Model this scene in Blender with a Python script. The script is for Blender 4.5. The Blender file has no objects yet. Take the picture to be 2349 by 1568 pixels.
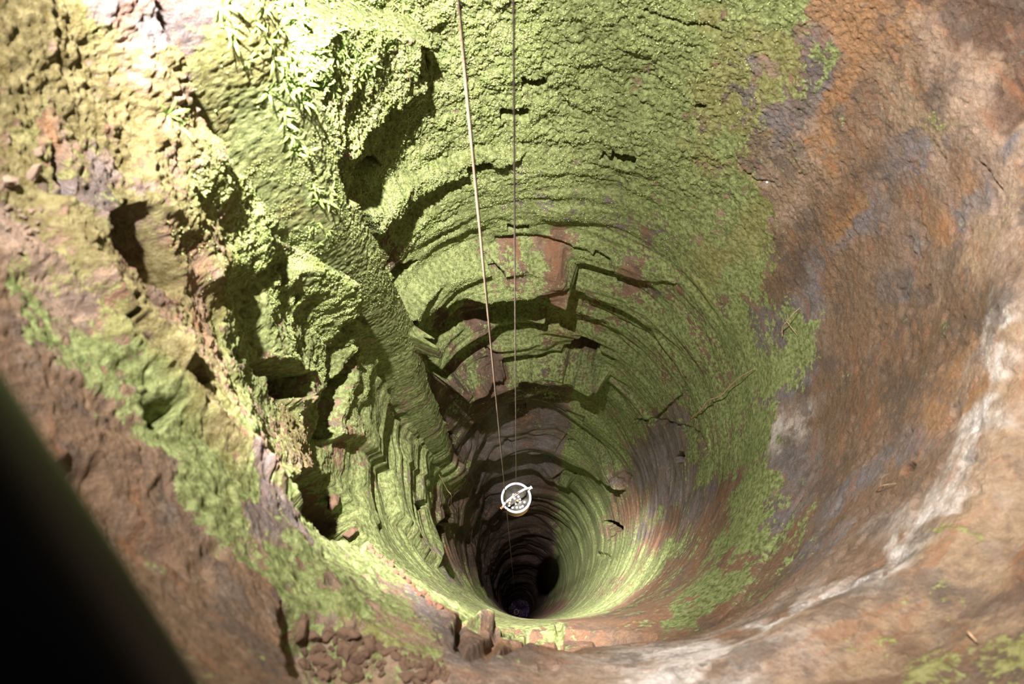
import bpy, math, random
import numpy as np
from mathutils import Vector, Matrix

# ------------------------------------------------------------------ camera, world, lights, exposure
C = bpy.context.scene.collection
SC = bpy.context.scene
W, H, F = 2349.0, 1568.0, 1566.0
NAD = (1186.0, 1430.0)                       # where plumb lines meet
def _basis():
    n = Vector(((NAD[0] - W / 2) / F, -(NAD[1] - H / 2) / F, -1.0)).normalized()   # down, in camera space
    up = -n
    y = (Vector((0, 0, -1)) - up * Vector((0, 0, -1)).dot(up)).normalized()        # camera forward, levelled
    x = y.cross(up)
    return Matrix((x, y, up))                # rows: world axes in camera space = camera -> world
RC = _basis()
cam_d = bpy.data.cameras.new('camera')
cam = bpy.data.objects.new('camera', cam_d); C.objects.link(cam)
cam.matrix_world = RC.to_4x4()
cam_d.sensor_width = 36.0; cam_d.lens = 36.0 * F / W
cam_d.clip_start = 0.02; cam_d.clip_end = 200
cam_d.dof.use_dof = True; cam_d.dof.focus_distance = 6.0; cam_d.dof.aperture_fstop = 3.2
SC.camera = cam

wd = bpy.data.worlds.new('world'); SC.world = wd; wd.use_nodes = True
wd.node_tree.nodes['Background'].inputs[0].default_value = (0.9, 0.85, 1.0, 1)
wd.node_tree.nodes['Background'].inputs[1].default_value = 0.025
SC.view_settings.view_transform = 'Standard'; SC.view_settings.look = 'None'
SC.view_settings.exposure = 0.0; SC.view_settings.gamma = 1.0
SC.view_settings.use_curve_mapping = False

LAMP = Vector((-0.42, 1.00, 0.45))
def spot(name, loc, target, power, angle, blend, size, col):
    d = bpy.data.lights.new(name, 'SPOT'); o = bpy.data.objects.new(name, d); C.objects.link(o)
    o.location = loc; o.rotation_euler = (Vector(target) - Vector(loc)).to_track_quat('-Z', 'Y').to_euler()
    d.energy = power; d.spot_size = math.radians(angle); d.spot_blend = blend
    d.shadow_soft_size = size; d.color = col
    return o
WARM = (1.0, 0.92, 0.86)
spot('floodlight', LAMP, (0.75, 1.6, -2.8), 1080, 114, 1.0, 0.03, WARM)          # wide beam of the mouth floodlight
spot('floodlight_fern', LAMP, (-0.48, 2.1, -2.1), 1400, 34, 1.0, 0.03, WARM)    # hot centre on the ferny corner
spot('edge_fill', LAMP, (-0.72, 1.55, -3.3), 950, 32, 1.0, 0.03, WARM)  # added spot, brightens the dressed rock band on the left
spot('floodlight_middle', LAMP, (0.0, 0.35, -5), 5000, 32, 1.0, 0.03, WARM)
spot('floodlight_core', LAMP, (1.25, 0.25, -13), 23000, 17, 1.0, 0.03, WARM)   # its narrow core down the shaft
spot('bottom_fill', (0.16, 1.1, -45), (0.13, 1.0, -55.2), 28, 11, 0.4, 0.05, (0.80, 0.62, 1.0))  # added fill with no known source, brightens the bottom disc

# ------------------------------------------------------------------ helpers: noise, pixel -> wall
def pixdir(px, py):
    v = RC @ Vector(((px - W / 2) / F, (H / 2 - py) / F, -1.0))
    return v.x / -v.z, v.y / -v.z            # X/h, Y/h

_r = np.random.RandomState(7)
_P = _r.permutation(4096).astype(np.int32)
_V = _r.rand(4096).astype(np.float32) * 2 - 1
def vnoise(x, y, z):
    xi = np.floor(x); yi = np.floor(y); zi = np.floor(z)
    fx = (x - xi).astype(np.float32); fy = (y - yi).astype(np.float32); fz = (z - zi).astype(np.float32)
    xi = xi.astype(np.int32) & 4095; yi = yi.astype(np.int32) & 4095; zi = zi.astype(np.int32) & 4095
    fx = fx * fx * fx * (fx * (fx * 6 - 15) + 10); fy = fy * fy * fy * (fy * (fy * 6 - 15) + 10); fz = fz * fz * fz * (fz * (fz * 6 - 15) + 10)
    def h(a, b, c): return _V[_P[(_P[(_P[a & 4095] + b) & 4095] + c) & 4095]]
    a = h(xi, yi, zi); b = h(xi + 1, yi, zi); x00 = a + (b - a) * fx
    a = h(xi, yi + 1, zi); b = h(xi + 1, yi + 1, zi); x10 = a + (b - a) * fx
    a = h(xi, yi, zi + 1); b = h(xi + 1, yi, zi + 1); x01 = a + (b - a) * fx
    a = h(xi, yi + 1, zi + 1); b = h(xi + 1, yi + 1, zi + 1); x11 = a + (b - a) * fx
    y0 = x00 + (x10 - x00) * fy; y1 = x01 + (x11 - x01) * fy
    return y0 + (y1 - y0) * fz
def fbm(x, y, z, f, octv, off=0.0, gain=0.5, sz=1.0):
    t = 0; a = 1.0; s = 0
    for k in range(octv):
        zz = z * sz
        t = t + a * vnoise(x * f + off + 31.7 * k, y * f + 11.3 * k, zz * f + 5.9 * k)
        if sz == 1.0: x, y, z = .80 * x + .60 * y, -.48 * x + .64 * y + .60 * z, .36 * x - .48 * y + .80 * z
        else: x, y = .80 * x + .60 * y, .80 * y - .60 * x
        s += a; a *= gain; f *= 2.03
    return t / s
def sstep(a, b, x):
    t = np.clip((x - a) / (b - a), 0, 1); return t * t * (3 - 2 * t)

# base shape of the shaft: radius table (rows: depth, columns: bearing every 30 deg; 0 right, 90 far, 180 left, 270 near)
DEP = np.array([0.15, 0.8, 1.2, 1.45, 1.57, 1.66, 2.2, 2.9, 3.15, 3.5, 4.5, 6.0, 8.0, 10.0, 14., 20., 32., 56., 62.])
TAB = np.array([
 #  0     30    60    90   120   150   180   210   240   270   300   330
 [1.26, 1.15, 1.20, 1.30, 1.22, 1.10, 1.12, 1.36, 1.44, 1.42, 1.48, 1.44],
 [1.30, 1.22, 1.24, 1.34, 1.26, 1.12, 1.14, 1.34, 1.44, 1.42, 1.48, 1.44],
 [1.32, 1.26, 1.28, 1.36, 1.30, 1.14, 1.14, 1.20, 1.40, 1.40, 1.46, 1.42],
 [1.27, 1.28, 1.30, 1.37, 1.32, 1.15, 1.14, 1.17, 1.36, 1.35, 1.37, 1.33],
 [1.27, 1.28, 1.30, 1.37, 1.32, 1.15, 1.14, 1.16, 1.35, 1.34, 1.35, 1.32],
 [1.22, 1.26, 1.31, 1.38, 1.34, 1.16, 1.13, 1.15, 1.30, 1.29, 1.25, 1.21],
 [1.24, 1.26, 1.31, 1.38, 1.36, 1.17, 1.15, 1.22, 1.26, 1.30, 1.28, 1.23],
 [1.25, 1.26, 1.30, 1.36, 1.36, 1.18, 1.17, 1.22, 1.22, 1.28, 1.31, 1.26],
 [1.22, 1.24, 1.29, 1.34, 1.35, 1.19, 1.18, 1.36, 1.37, 1.29, 1.28, 1.24],
 [1.17, 1.21, 1.28, 1.33, 1.34, 1.20, 1.17, 1.32, 1.32, 1.20, 1.22, 1.17],
 [1.16, 1.20, 1.27, 1.31, 1.32, 1.20, 1.15, 1.19, 1.22, 1.19, 1.21, 1.17],
 [1.17, 1.20, 1.25, 1.29, 1.30, 1.19, 1.14, 1.14, 1.19, 1.18, 1.21, 1.17],
 [1.17, 1.19, 1.23, 1.27, 1.27, 1.17, 1.12, 1.12, 1.17, 1.17, 1.19, 1.16],
 [1.15, 1.17, 1.20, 1.24, 1.22, 1.14, 1.09, 1.10, 1.14, 1.15, 1.17, 1.14],
 [1.10, 1.12, 1.15, 1.18, 1.16, 1.10, 1.05, 1.06, 1.10, 1.12, 1.13, 1.10],
 [1.04, 1.05, 1.07, 1.10, 1.08, 1.03, 1.00, 1.01, 1.04, 1.06, 1.06, 1.04],
 [0.96, 0.96, 0.97, 0.98, 0.97, 0.96, 0.95, 0.95, 0.96, 0.97, 0.97, 0.96],
 [0.82, 0.82, 0.82, 0.82, 0.82, 0.82, 0.82, 0.82, 0.82, 0.82, 0.82, 0.82],
 [0.82, 0.82, 0.82, 0.82, 0.82, 0.82, 0.82, 0.82, 0.82, 0.82, 0.82, 0.82]])
UD = np.log(DEP)
def cxy(u):
    h = np.exp(u)
    return np.interp(h, [0, 12, 56], [.25, .25, .13]), np.interp(h, [0, 12, 56], [1.2, 1.2, 1.0])
NU, NP = 700, 720
_ug = np.linspace(UD[0], UD[-1], NU)
def _make_lut():
    ph = np.arange(NP) * 2 * np.pi / NP
    k = ph / (np.pi / 6); i = np.floor(k).astype(int); t = (k - i)
    g = lambda j: TAB[:, j % 12]
    p0, p1, p2, p3 = g(i - 1), g(i), g(i + 1), g(i + 2)
    rows = .5 * ((2 * p1) + (-p0 + p2) * t + (2 * p0 - 5 * p1 + 4 * p2 - p3) * t * t + (-p0 + 3 * p1 - 3 * p2 + p3) * t ** 3)
    out = np.empty((NU, NP))
    for j in range(NP): out[:, j] = np.interp(_ug, UD, rows[:, j])
    ker = np.exp(-.5 * (np.arange(-6, 7) / 2.2) ** 2); ker /= ker.sum()
    pad = np.pad(out, ((6, 6), (0, 0)), mode='edge')
    return sum(ker[m] * pad[m:m + NU] for m in range(13))
LUT = _make_lut()
def bil(G, fu, fp):                          # bilinear, periodic in the bearing
    nu, npn = G.shape
    fu = np.clip(fu, 0, nu - 1.001); a = np.floor(fu).astype(int); ta = fu - a
    b = np.floor(fp).astype(int); tb = fp - b; b0 = b % npn; b1 = (b + 1) % npn
    return (G[a, b0] * (1 - tb) + G[a, b1] * tb) * (1 - ta) + (G[a + 1, b0] * (1 - tb) + G[a + 1, b1] * tb) * ta
def rbase(ph, u):
    return bil(LUT, (u - _ug[0]) / (_ug[1] - _ug[0]), (ph % (2 * np.pi)) / (2 * np.pi) * NP)
_uh = np.linspace(UD[0] + .01, UD[-1] - .01, 3000)
def hit(px, py):
    """bearing and log depth of the wall point seen at a photo pixel"""
    X, Y = pixdir(px, py); h = np.exp(_uh); cx, cy = cxy(_uh)
    x = X * h - cx; y = Y * h - cy
    f = np.hypot(x, y) - rbase(np.arctan2(y, x), _uh)
    k = np.argmax(f > 0)
    if k == 0: k = len(f) - 1
    t = f[k - 1] / (f[k - 1] - f[k]) if f[k] != f[k - 1] else 0
    u = _uh[k - 1] + t * (_uh[k] - _uh[k - 1]); x = np.interp(u, _uh, x); y = np.interp(u, _uh, y)
    return math.atan2(y, x) % (2 * math.pi), u

# ------------------------------------------------------------------ the wall grid
RES = 1.0
nphi = int(2500 * RES)
# rows: dense where the photo looks
us = [math.log(.18)]
while us[-1] < math.log(56.2):
    h = math.exp(us[-1])
    d = .0022 if h < 12 else .0022 + .002 * min(1, (h - 12) / 12)
    if h < 1.0: d = .008
    us.append(us[-1] + d / RES)
us = np.array(us, dtype=np.float64); nr = len(us)
f4_ = np.float32
phs = np.arange(nphi) * 2 * np.pi / nphi
PH, U = np.meshgrid(phs.astype(np.float32), us.astype(np.float32))
HH = np.exp(U)
CX, CY = cxy(U)
CX = CX.astype(np.float32); CY = CY.astype(np.float32)
R = rbase(PH, U).astype(np.float32)
NX = (CX + R * np.cos(PH)).astype(np.float32); NY = (CY + R * np.sin(PH)).astype(np.float32); NZ = HH.astype(np.float32)

# warp of feature outlines so that no edge is ruler-straight
W1 = fbm(NX, NY, NZ, 5.0, 4, 3.1); W2 = fbm(NX, NY, NZ, 5.0, 4, 77.7)
w_amt = .012 + .012 / HH
w_amt = w_amt.astype(np.float32)

def dphi(a, b): return (a - b + np.pi) % (2 * np.pi) - np.pi
def to_pu(pts):
    return np.array([hit(*p) for p in pts])
def region(pu, pad):
    ph0 = pu[0, 0]; d = dphi(pu[:, 0], ph0); lo, hi = d.min() - pad, d.max() + pad
    u0, u1 = pu[:, 1].min() - pad, pu[:, 1].max() + pad
    r0, r1 = np.searchsorted(us, [u0, u1])
    c = np.arange(int(math.floor((ph0 + lo) / (2 * math.pi) * nphi)), int(math.ceil((ph0 + hi) / (2 * math.pi) * nphi)) + 1) % nphi
    if len(c) > nphi: c = np.arange(nphi)
    return np.ix_(np.arange(max(0, r0), min(nr, r1 + 1)), c), ph0
def poly_sd(pts, pad=.1, warp=1.0):
    """signed distance (inside > 0) to a polygon given in photo pixels, measured on the unrolled wall"""
    pu = to_pu(pts); ix, ph0 = region(pu, pad)
    qx = dphi(PH[ix] + W1[ix] * w_amt[ix] * warp, ph0); qy = U[ix] + W2[ix] * w_amt[ix] * warp
    P = np.stack([dphi(pu[:, 0], ph0), pu[:, 1]], 1); n = len(P)
    d = np.full(qx.shape, 1e9); ins = np.zeros(qx.shape, bool)
    for i in range(n):
        a = P[i]; b = P[(i + 1) % n]; e = b - a
        wx = qx - a[0]; wy = qy - a[1]; t = np.clip((wx * e[0] + wy * e[1]) / (e @ e + 1e-12), 0, 1)
        d = np.minimum(d, (wx - e[0] * t) ** 2 + (wy - e[1] * t) ** 2)
        if e[1] != 0:
            c = ((a[1] > qy) != (b[1] > qy)) & (qx < e[0] * (qy - a[1]) / e[1] + a[0]); ins ^= c
    d = np.sqrt(d); return ix, np.where(ins, d, -d)
def line_d(pts, pad=.1, warp=1.0):
    pu = to_pu(pts); ix, ph0 = region(pu, pad)
    qx = dphi(PH[ix] + W1[ix] * w_amt[ix] * warp, ph0); qy = U[ix] + W2[ix] * w_amt[ix] * warp
    P = np.stack([dphi(pu[:, 0], ph0), pu[:, 1]], 1); d = np.full(qx.shape, 1e9); s = np.zeros(qx.shape)
    for i in range(len(P) - 1):
        a = P[i]; e = P[i + 1] - a; wx = qx - a[0]; wy = qy - a[1]
        t = np.clip((wx * e[0] + wy * e[1]) / (e @ e + 1e-12), 0, 1)
        dd = (wx - e[0] * t) ** 2 + (wy - e[1] * t) ** 2; m = dd < d
        d = np.where(m, dd, d); s = np.where(m, np.sign(e[0] * wy - e[1] * wx), s)
    return ix, np.sqrt(d), s
D = np.zeros_like(R)                          # push towards the axis (metres, + = juts out)

# ---- broad unevenness, bedding, tool marks
PHD = np.degrees(PH).astype(np.float32)
def bearing(c, w):                            # soft window round a bearing
    return np.exp(-.5 * (np.abs((PHD - c + 180) % 360 - 180) / w) ** 2)
upper = 1 - sstep(3.0, 4.0, HH)
farw = bearing(90, 45); leftw = bearing(175, 38); nearw = bearing(270, 45); rightw = bearing(0, 50)
D += .05 * fbm(NX, NY, NZ, 1.3, 3, 9.0) * (.5 + .5 * upper)
# bedding planes of the sandstone below the mossy upper chamber
S = NZ + .10 * fbm(NX, NY, NZ, .7, 2, 55.)
deep = sstep(3.6, 5.2, HH)
bw = np.clip(.30 + 1.25 * bearing(106, 40) + .35 * bearing(215, 25), 0, 1.5)
b1 = vnoise(NX * .8, NY * .8, S * 1.5 + 3); b2 = vnoise(NX * 1.3 + 9, NY * 1.3, S * 4.2)
b3 = vnoise(NX * 2.6 + 5, NY * 2.6, S * 11.0); b4 = vnoise(NX * 5 + 2, NY * 5, S * 26.0)
big = np.tanh(3.2 * b1); mid = np.tanh(3.5 * b2)
b0 = vnoise(NX * .5 + 3, NY * .5, S * .62 + 1)
f2 = 1 - sstep(14, 26, HH); f3 = 1 - sstep(8, 13, HH); f4 = 1 - sstep(5, 8, HH); dd0 = sstep(7, 12, HH)
D += deep * bw * (.045 * dd0 * np.tanh(4 * b0) + .045 * np.tanh(4 * b1) + .034 * f2 * np.tanh(4 * b2) + .021 * f3 * np.tanh(2.8 * b3) + .012 * f4 * b4)
mid_z = sstep(2.6, 3.4, HH) * (1 - sstep(4.4, 5.4, HH))
D += mid_z * np.clip(farw + .5 * leftw, 0, 1) * (.018 * np.tanh(3 * b2) + .014 * np.tanh(2.5 * b3) + .005 * b4)
# broken plates, deep left
pl = fbm(NX, NY, NZ, 3.0, 2, 91., sz=.45)
D += sstep(9.5, 13, HH) * bearing(165, 50) * .06 * np.tanh(5 * pl)
D += sstep(8, 11, HH) * bearing(110, 45) * .035 * np.tanh(5 * b1)
# pick marks on the far wall: short upright strokes in courses
crs = NZ * 7.5 + .8 * fbm(NX, NY, NZ, 1.6, 2, 12.)
cell = np.floor(crs); inc = crs - cell
arc = PH.astype(np.float32) * 1.3
st = vnoise(arc * 21 + cell * 17.3 + inc * 1.5, cell * 3.1, inc * .6)
tm = np.clip(bearing(78, 32), 0, 1) * sstep(1.6, 2.1, HH) * (1 - sstep(4.4, 5.2, HH))
patch = sstep(-.25, .25, fbm(NX, NY, NZ, 1.9, 2, 41.))
D += tm * (.026 * np.minimum(st, .12) * patch - .009 * patch * np.exp(-((inc - .5) ** 2) * 0) * sstep(.82, .97, inc))
# fine grain: crumbly crust and moss cushions
g1 = fbm(NX, NY, NZ, 9.0, 2, 5.); g2 = fbm(NX, NY, NZ, 26.0, 3, 15., .6); g3 = fbm(NX, NY, NZ, 55.0, 2, 19., .6); g4 = vnoise(NX * 95, NY * 95, NZ * 95) + .6 * vnoise(NX * 160 + 3, NY * 160, NZ * 160)
rough = .30 + 1.0 * upper * np.clip(leftw * 1.0 + farw * .8, 0, 1.2)
fr = upper * farw
D += .011 * g1 * (rough + .8 * fr) + .0095 * np.abs(g2) * (rough + .05 + .9 * fr) + .0055 * g3 * (rough + 1.0 * fr) + .0030 * g4 * upper * (.25 + np.clip(farw + leftw, 0, 1))
# left quarter: coarse broken rock, blocks and ribs
lz = np.clip(bearing(188, 26), 0, 1) * sstep(.9, 1.3, HH) * (1 - sstep(3.4, 4.6, HH))
c1 = fbm(NX, NY, NZ, 2.6, 3, 61., .55, sz=.55); c2 = fbm(NX, NY, NZ, 7.0, 3, 71., .6, sz=.5)
D += lz * (.032 * np.tanh(2.5 * c1) + .026 * c2 + .016 * fbm(NX, NY, NZ, 20.0, 3, 87., .6, sz=.6) - .035 * sstep(.25, .6, fbm(NX, NY, NZ, 6.0, 2, 83., .5, sz=.4)))
# near wall and lip: soft lumps with pits
nz_ = np.clip(bearing(262, 50) + bearing(330, 40), 0, 1) * (1 - sstep(2.6, 3.2, HH))
D += nz_ * (.014 * fbm(NX, NY, NZ, 4.0, 3, 33.) - .012 * sstep(.25, .55, fbm(NX, NY, NZ, 13.0, 2, 36., .5)))

# below the eye the near wall stays smooth
D *= 1 - .85 * bearing(266, 30) * sstep(2.9, 3.6, HH)
def scale_of(pts, pu):
    a = np.array(pts, float); n = len(a)
    lp = sum(np.hypot(*(a[(i + 1) % n] - a[i])) for i in range(n))
    lu = sum(math.hypot(dphi(pu[(i + 1) % n, 0], pu[i, 0]), pu[(i + 1) % n, 1] - pu[i, 1]) for i in range(n))
    return lu / lp
def raise_poly(pts, amt, edge=6, warp=1.0):
    """plateau (amt > 0) or cavity (amt < 0) with its outline at photo pixels; edge = width of its flank in px"""
    e = edge * scale_of(pts, to_pu(pts)); ix, sd = poly_sd(pts, pad=max(.06, e * 2), warp=warp)
    D[ix] += amt * sstep(-e * .5, e * .5, sd)
def dome(pts, amt, soft):
    e = soft * scale_of(pts, to_pu(pts)); ix, sd = poly_sd(pts, pad=.08)
    D[ix] += amt * sstep(0, e, sd)
def ell(cx, cy, rx, ry, rot=0, n=12):
    a = math.radians(rot)
    return [(cx + rx * math.cos(t) * math.cos(a) + ry * math.sin(t) * math.sin(a), cy - rx * math.cos(t) * math.sin(a) + ry * math.sin(t) * math.cos(a))
            for t in [2 * math.pi * i / n for i in range(n)]]
def rect(cx, cy, w, h, rot=0):
    a = math.radians(rot); q = []
    for sx, sy in ((-1, -1), (1, -1), (1, 1), (-1, 1)):
        x = sx * w / 2; y = sy * h / 2; q.append((cx + x * math.cos(a) + y * math.sin(a), cy - x * math.sin(a) + y * math.cos(a)))
    return q
def step(pts, amt, side, fall, edge=4, warp=.5):
    """a fault: one side of the line juts out by amt and fades over fall px; the other side stays"""
    pu = to_pu(pts); k = scale_of(pts, pu) ; e = edge * k; f = fall * k
    ix, d, s = line_d(pts, pad=f * 1.1 + .02, warp=warp)
    sd = d * s * side
    # taper at the two ends of the line
    D[ix] += amt * sstep(-e, e, sd) * (1 - sstep(f * .25, f, np.abs(sd)))
def crack(pts, depth=.04, w=4, warp=1.0):
    pu = to_pu(pts); k = scale_of(pts, pu)
    ix, d, s = line_d(pts, pad=.05, warp=warp)
    D[ix] -= depth * (1 - sstep(.3 * w * k, w * k, d))

# big masses of the upper left; first the dressed band of rock, much smoother than its neighbours
STRIP = [(470, -40), (545, 90), (620, 255), (685, 400), (800, 570), (890, 715), (935, 860), (1000, 1010), (960, 1040), (880, 900), (790, 760), (715, 640), (600, 520), (480, 400), (370, 250), (320, 120), (270, -40)]
ix, sd = poly_sd(STRIP, pad=.1); mk = sstep(-.01, .02, sd); STRIPM = np.zeros(R.shape, np.float32); STRIPM[ix] = mk
D[ix] *= 1 - .88 * mk; D[ix] += .004 * mk * g3[ix]
step([(470, -30), (545, 90), (620, 255), (685, 400), (800, 570), (890, 715), (935, 860), (1000, 1010)], .22, -1, 270, 4, .12)
step([(270, 0), (345, 200), (420, 330), (560, 520), (730, 650), (745, 720)], .07, -1, 150, 8)
raise_poly([(580, 640), (640, 600), (700, 630), (740, 690), (735, 780), (725, 900), (690, 930), (640, 880), (600, 800), (570, 700)], .06, 26)
raise_poly([(745, 800), (770, 728), (800, 760), (830, 830), (880, 930), (930, 1010), (990, 1090), (1000, 1180), (1000, 1300), (960, 1260), (900, 1180), (880, 1080), (800, 1010), (742, 1010)], .08, 10)
raise_poly([(905, 1010), (930, 1015), (990, 1090), (1005, 1150), (975, 1170), (940, 1100), (900, 1060)], .03, 8)
step([(0, 560), (130, 620), (280, 800), (440, 960), (600, 1100), (650, 1150)], .03, 1, 110, 22)
raise_poly([(210, 490), (240, 560), (330, 660), (410, 740), (420, 800), (390, 860), (300, 740), (190, 640), (110, 500), (130, 440)], .05, 26)
raise_poly([(300, 300), (420, 300), (520, 420), (600, 520), (560, 640), (470, 640), (420, 560), (300, 470)], .04, 30)
# ledges that throw the long shadows across the far wall
raise_poly([(868, 735), (940, 655), (1010, 605), (1100, 578), (1170, 566), (1290, 572), (1325, 612), (1310, 650), (1240, 632), (1150, 622), (1080, 640), (1000, 672), (930, 735), (890, 770)], .18, 7)
raise_poly([(1135, 572), (1200, 563), (1280, 575), (1318, 610), (1310, 645), (1270, 650), (1255, 615), (1140, 600)], .045, 8)
raise_poly([(1405, 588), (1450, 585), (1520, 615), (1552, 648), (1500, 645), (1415, 615)], .045, 8)
raise_poly([(725, 345), (790, 300), (880, 230), (965, 170), (960, 60), (800, 10), (640, 20), (625, 120), (665, 230)], .14, 12)
raise_poly([(820, 480), (900, 420), (1000, 370), (1120, 345), (1200, 350), (1150, 378), (1050, 395), (950, 440), (850, 520)], .07, 12)
raise_poly([(965, 812), (1040, 740), (1130, 715), (1250, 715), (1250, 745), (1140, 755), (1060, 790), (1000, 840)], .13, 6)
raise_poly([(1000, 862), (1040, 838), (1090, 815), (1200, 808), (1330, 825), (1400, 850), (1400, 862), (1300, 850), (1200, 838), (1100, 850), (1040, 885)], .25, 5)
raise_poly([(1030, 1040), (1070, 990), (1130, 962), (1200, 955), (1290, 975), (1370, 1020), (1430, 1080), (1440, 1120), (1380, 1090), (1300, 1040), (1200, 1015), (1120, 1020), (1070, 1050), (1035, 1090)], .15, 6)
raise_poly([(1010, 1200), (1060, 1120), (1130, 1075), (1220, 1066), (1320, 1090), (1310, 1105), (1220, 1085), (1140, 1100), (1080, 1150), (1040, 1210)], .11, 5)
# ledges of the near side, low down: the green sill in front of the shaft
raise_poly([(880, 1330), (950, 1310), (1060, 1360), (1140, 1400), (1200, 1424), (1300, 1420), (1400, 1380), (1440, 1400), (1300, 1446), (1200, 1442), (1060, 1410), (960, 1390)], .008, 10)
raise_poly([(1060, 1432), (1150, 1450), (1210, 1452), (1400, 1440), (1500, 1440), (1440, 1490), (1200, 1492), (1080, 1490), (1035, 1450)], -.06, 10)
for q in ([(1065, 1432), (1130, 1436), (1130, 1465), (1070, 1470)], [(1150, 1455), (1210, 1462), (1200, 1480), (1125, 1482)], [(1225, 1450), (1280, 1455), (1270, 1485), (1215, 1480)], [(1290, 1452), (1360, 1450), (1340, 1480), (1285, 1480)]):
    raise_poly(q, .035, 4)

# cavities
HOLES = [(rect(1226, 192, 56, 24, 0), .13, 3), (rect(1182, 266, 66, 24, 0), .12, 4), (rect(1096, 379, 62, 24, 3), .12, 4),
 (rect(1428, 372, 56, 30, -12), .13, 3), (rect(1393, 372, 34, 16, -30), .08, 4), (ell(1600, 254, 12, 9), .07, 4),
 (rect(836, 382, 62, 22, 35), .10, 4), (rect(816, 548, 76, 20, 62), .10, 4), (rect(1190, 528, 48, 13, 0), .11, 3),
 (rect(1125, 582, 34, 14, 0), .10, 3), (rect(1382, 584, 40, 12, -25), .08, 3), (rect(1211, 652, 40, 9, 0), .10, 2),
 (rect(898, 722, 40, 17, 42), .12, 3), (rect(1180, 716, 34, 8, 0), .09, 2), (rect(1122, 791, 26, 8, 0), .1, 2),
 (rect(1194, 840, 20, 8, 0), .1, 2), (rect(966, 893, 30, 12, 42), .1, 2), (rect(1190, 950, 36, 9, 0), .12, 2),
 (rect(1190, 893, 30, 5, 0), .1, 2), (rect(1150, 905, 22, 5, 0), .1, 2), (rect(1018, 998, 34, 12, 40), .12, 2), (rect(1157, 992, 20, 8, 0), .1, 2),
 ([(870, 690), (895, 640), (935, 600), (962, 590), (940, 625), (905, 660), (885, 700)], .14, 6),
 ([(1288, 800), (1310, 785), (1345, 778), (1372, 785), (1382, 800), (1372, 815), (1340, 822), (1305, 822)], .30, 5),
 (ell(1180, 805, 39, 13), .25, 4), ([(1368, 800), (1410, 825), (1400, 830), (1370, 812)], .08, 4),
 ([(1285, 1000), (1302, 988), (1305, 996), (1330, 1005), (1300, 1003)], .10, 3), ([(1300, 935), (1345, 950), (1340, 958), (1300, 942)], .05, 3),
 ([(1545, 1050), (1560, 1035), (1572, 1045), (1565, 1060), (1548, 1062)], .15, 4),
 ([(1388, 1195), (1410, 1195), (1428, 1212), (1418, 1222), (1400, 1210)], .3, 3),
 ([(1268, 1078), (1300, 1076), (1322, 1088), (1310, 1094), (1275, 1086)], .15, 3),
 (ell(937, 1167, 11, 10), .16, 3), ([(868, 1205), (878, 1196), (882, 1206), (876, 1222)], .16, 3),
 ([(1184, 1450), (1189, 1462), (1180, 1462)], .05, 2),
 ([(785, 785), (796, 800), (780, 850), (765, 900), (752, 960), (745, 1005), (730, 1000), (726, 950), (740, 880), (762, 820)], .32, 5),
 ([(595, 828), (660, 840), (700, 850), (695, 880), (668, 915), (650, 925), (620, 880)], .28, 8),
 ([(235, 480), (300, 470), (330, 500), (395, 590), (428, 625), (420, 655), (380, 688), (330, 630), (275, 565)], .40, 12),
 ([(600, 610), (616, 600), (612, 650), (592, 668)], .10, 5), ([(290, 650), (298, 660), (285, 740), (276, 735)], .07, 5), (ell(645, 685, 6, 14), .06, 4),
 ([(318, 890), (350, 905), (398, 925), (385, 955), (370, 985), (340, 960)], .2, 8),
 ([(610, 1084), (690, 1090), (706, 1076), (765, 1088), (820, 1160), (805, 1195), (858, 1240), (838, 1262), (770, 1236), (690, 1180)], .40, 6),
 ([(575, 150), (610, 165), (655, 140), (655, 165), (605, 215), (585, 190)], .16, 6), ([(535, 95), (600, 80), (660, 20), (680, 20), (620, 100), (550, 125)], .09, 8),
 ([(650, 340), (690, 330), (760, 330), (870, 235), (880, 255), (800, 340), (720, 410), (680, 405)], .12, 14),
 ([(1000, 1160), (1012, 1140), (1020, 1180), (1012, 1250), (1006, 1300), (998, 1290), (996, 1220)], .22, 4),
 ([(930, 60), (955, 70), (990, 150), (970, 175), (930, 150)], .05, 10), ([(140, 330), (190, 380), (240, 480), (210, 470), (160, 400)], .06, 8),
 ([(400, 800), (425, 770), (420, 830), (390, 850)], .09, 6), ([(410, 870), (450, 850), (470, 880), (440, 900)], .05, 8),
 (ell(2082, 1072, 16, 9, 40), .06, 8), (ell(2340, 1300, 20, 16), .06, 10), (ell(1985, 1560, 22, 12), .05, 8),
 ([(150, 1080), (230, 1090), (300, 1180), (360, 1240), (420, 1330), (330, 1260), (200, 1190)], .03, 40)]
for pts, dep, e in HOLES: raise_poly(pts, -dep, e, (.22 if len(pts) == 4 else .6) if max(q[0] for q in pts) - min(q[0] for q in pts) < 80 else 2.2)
raise_poly([(655, 1385), (760, 1405), (900, 1462), (1000, 1525), (1045, 1566), (690, 1566)], -.08, 26, 2)
ex, ey = rect(0, 0, 1, 1)[0]
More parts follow.
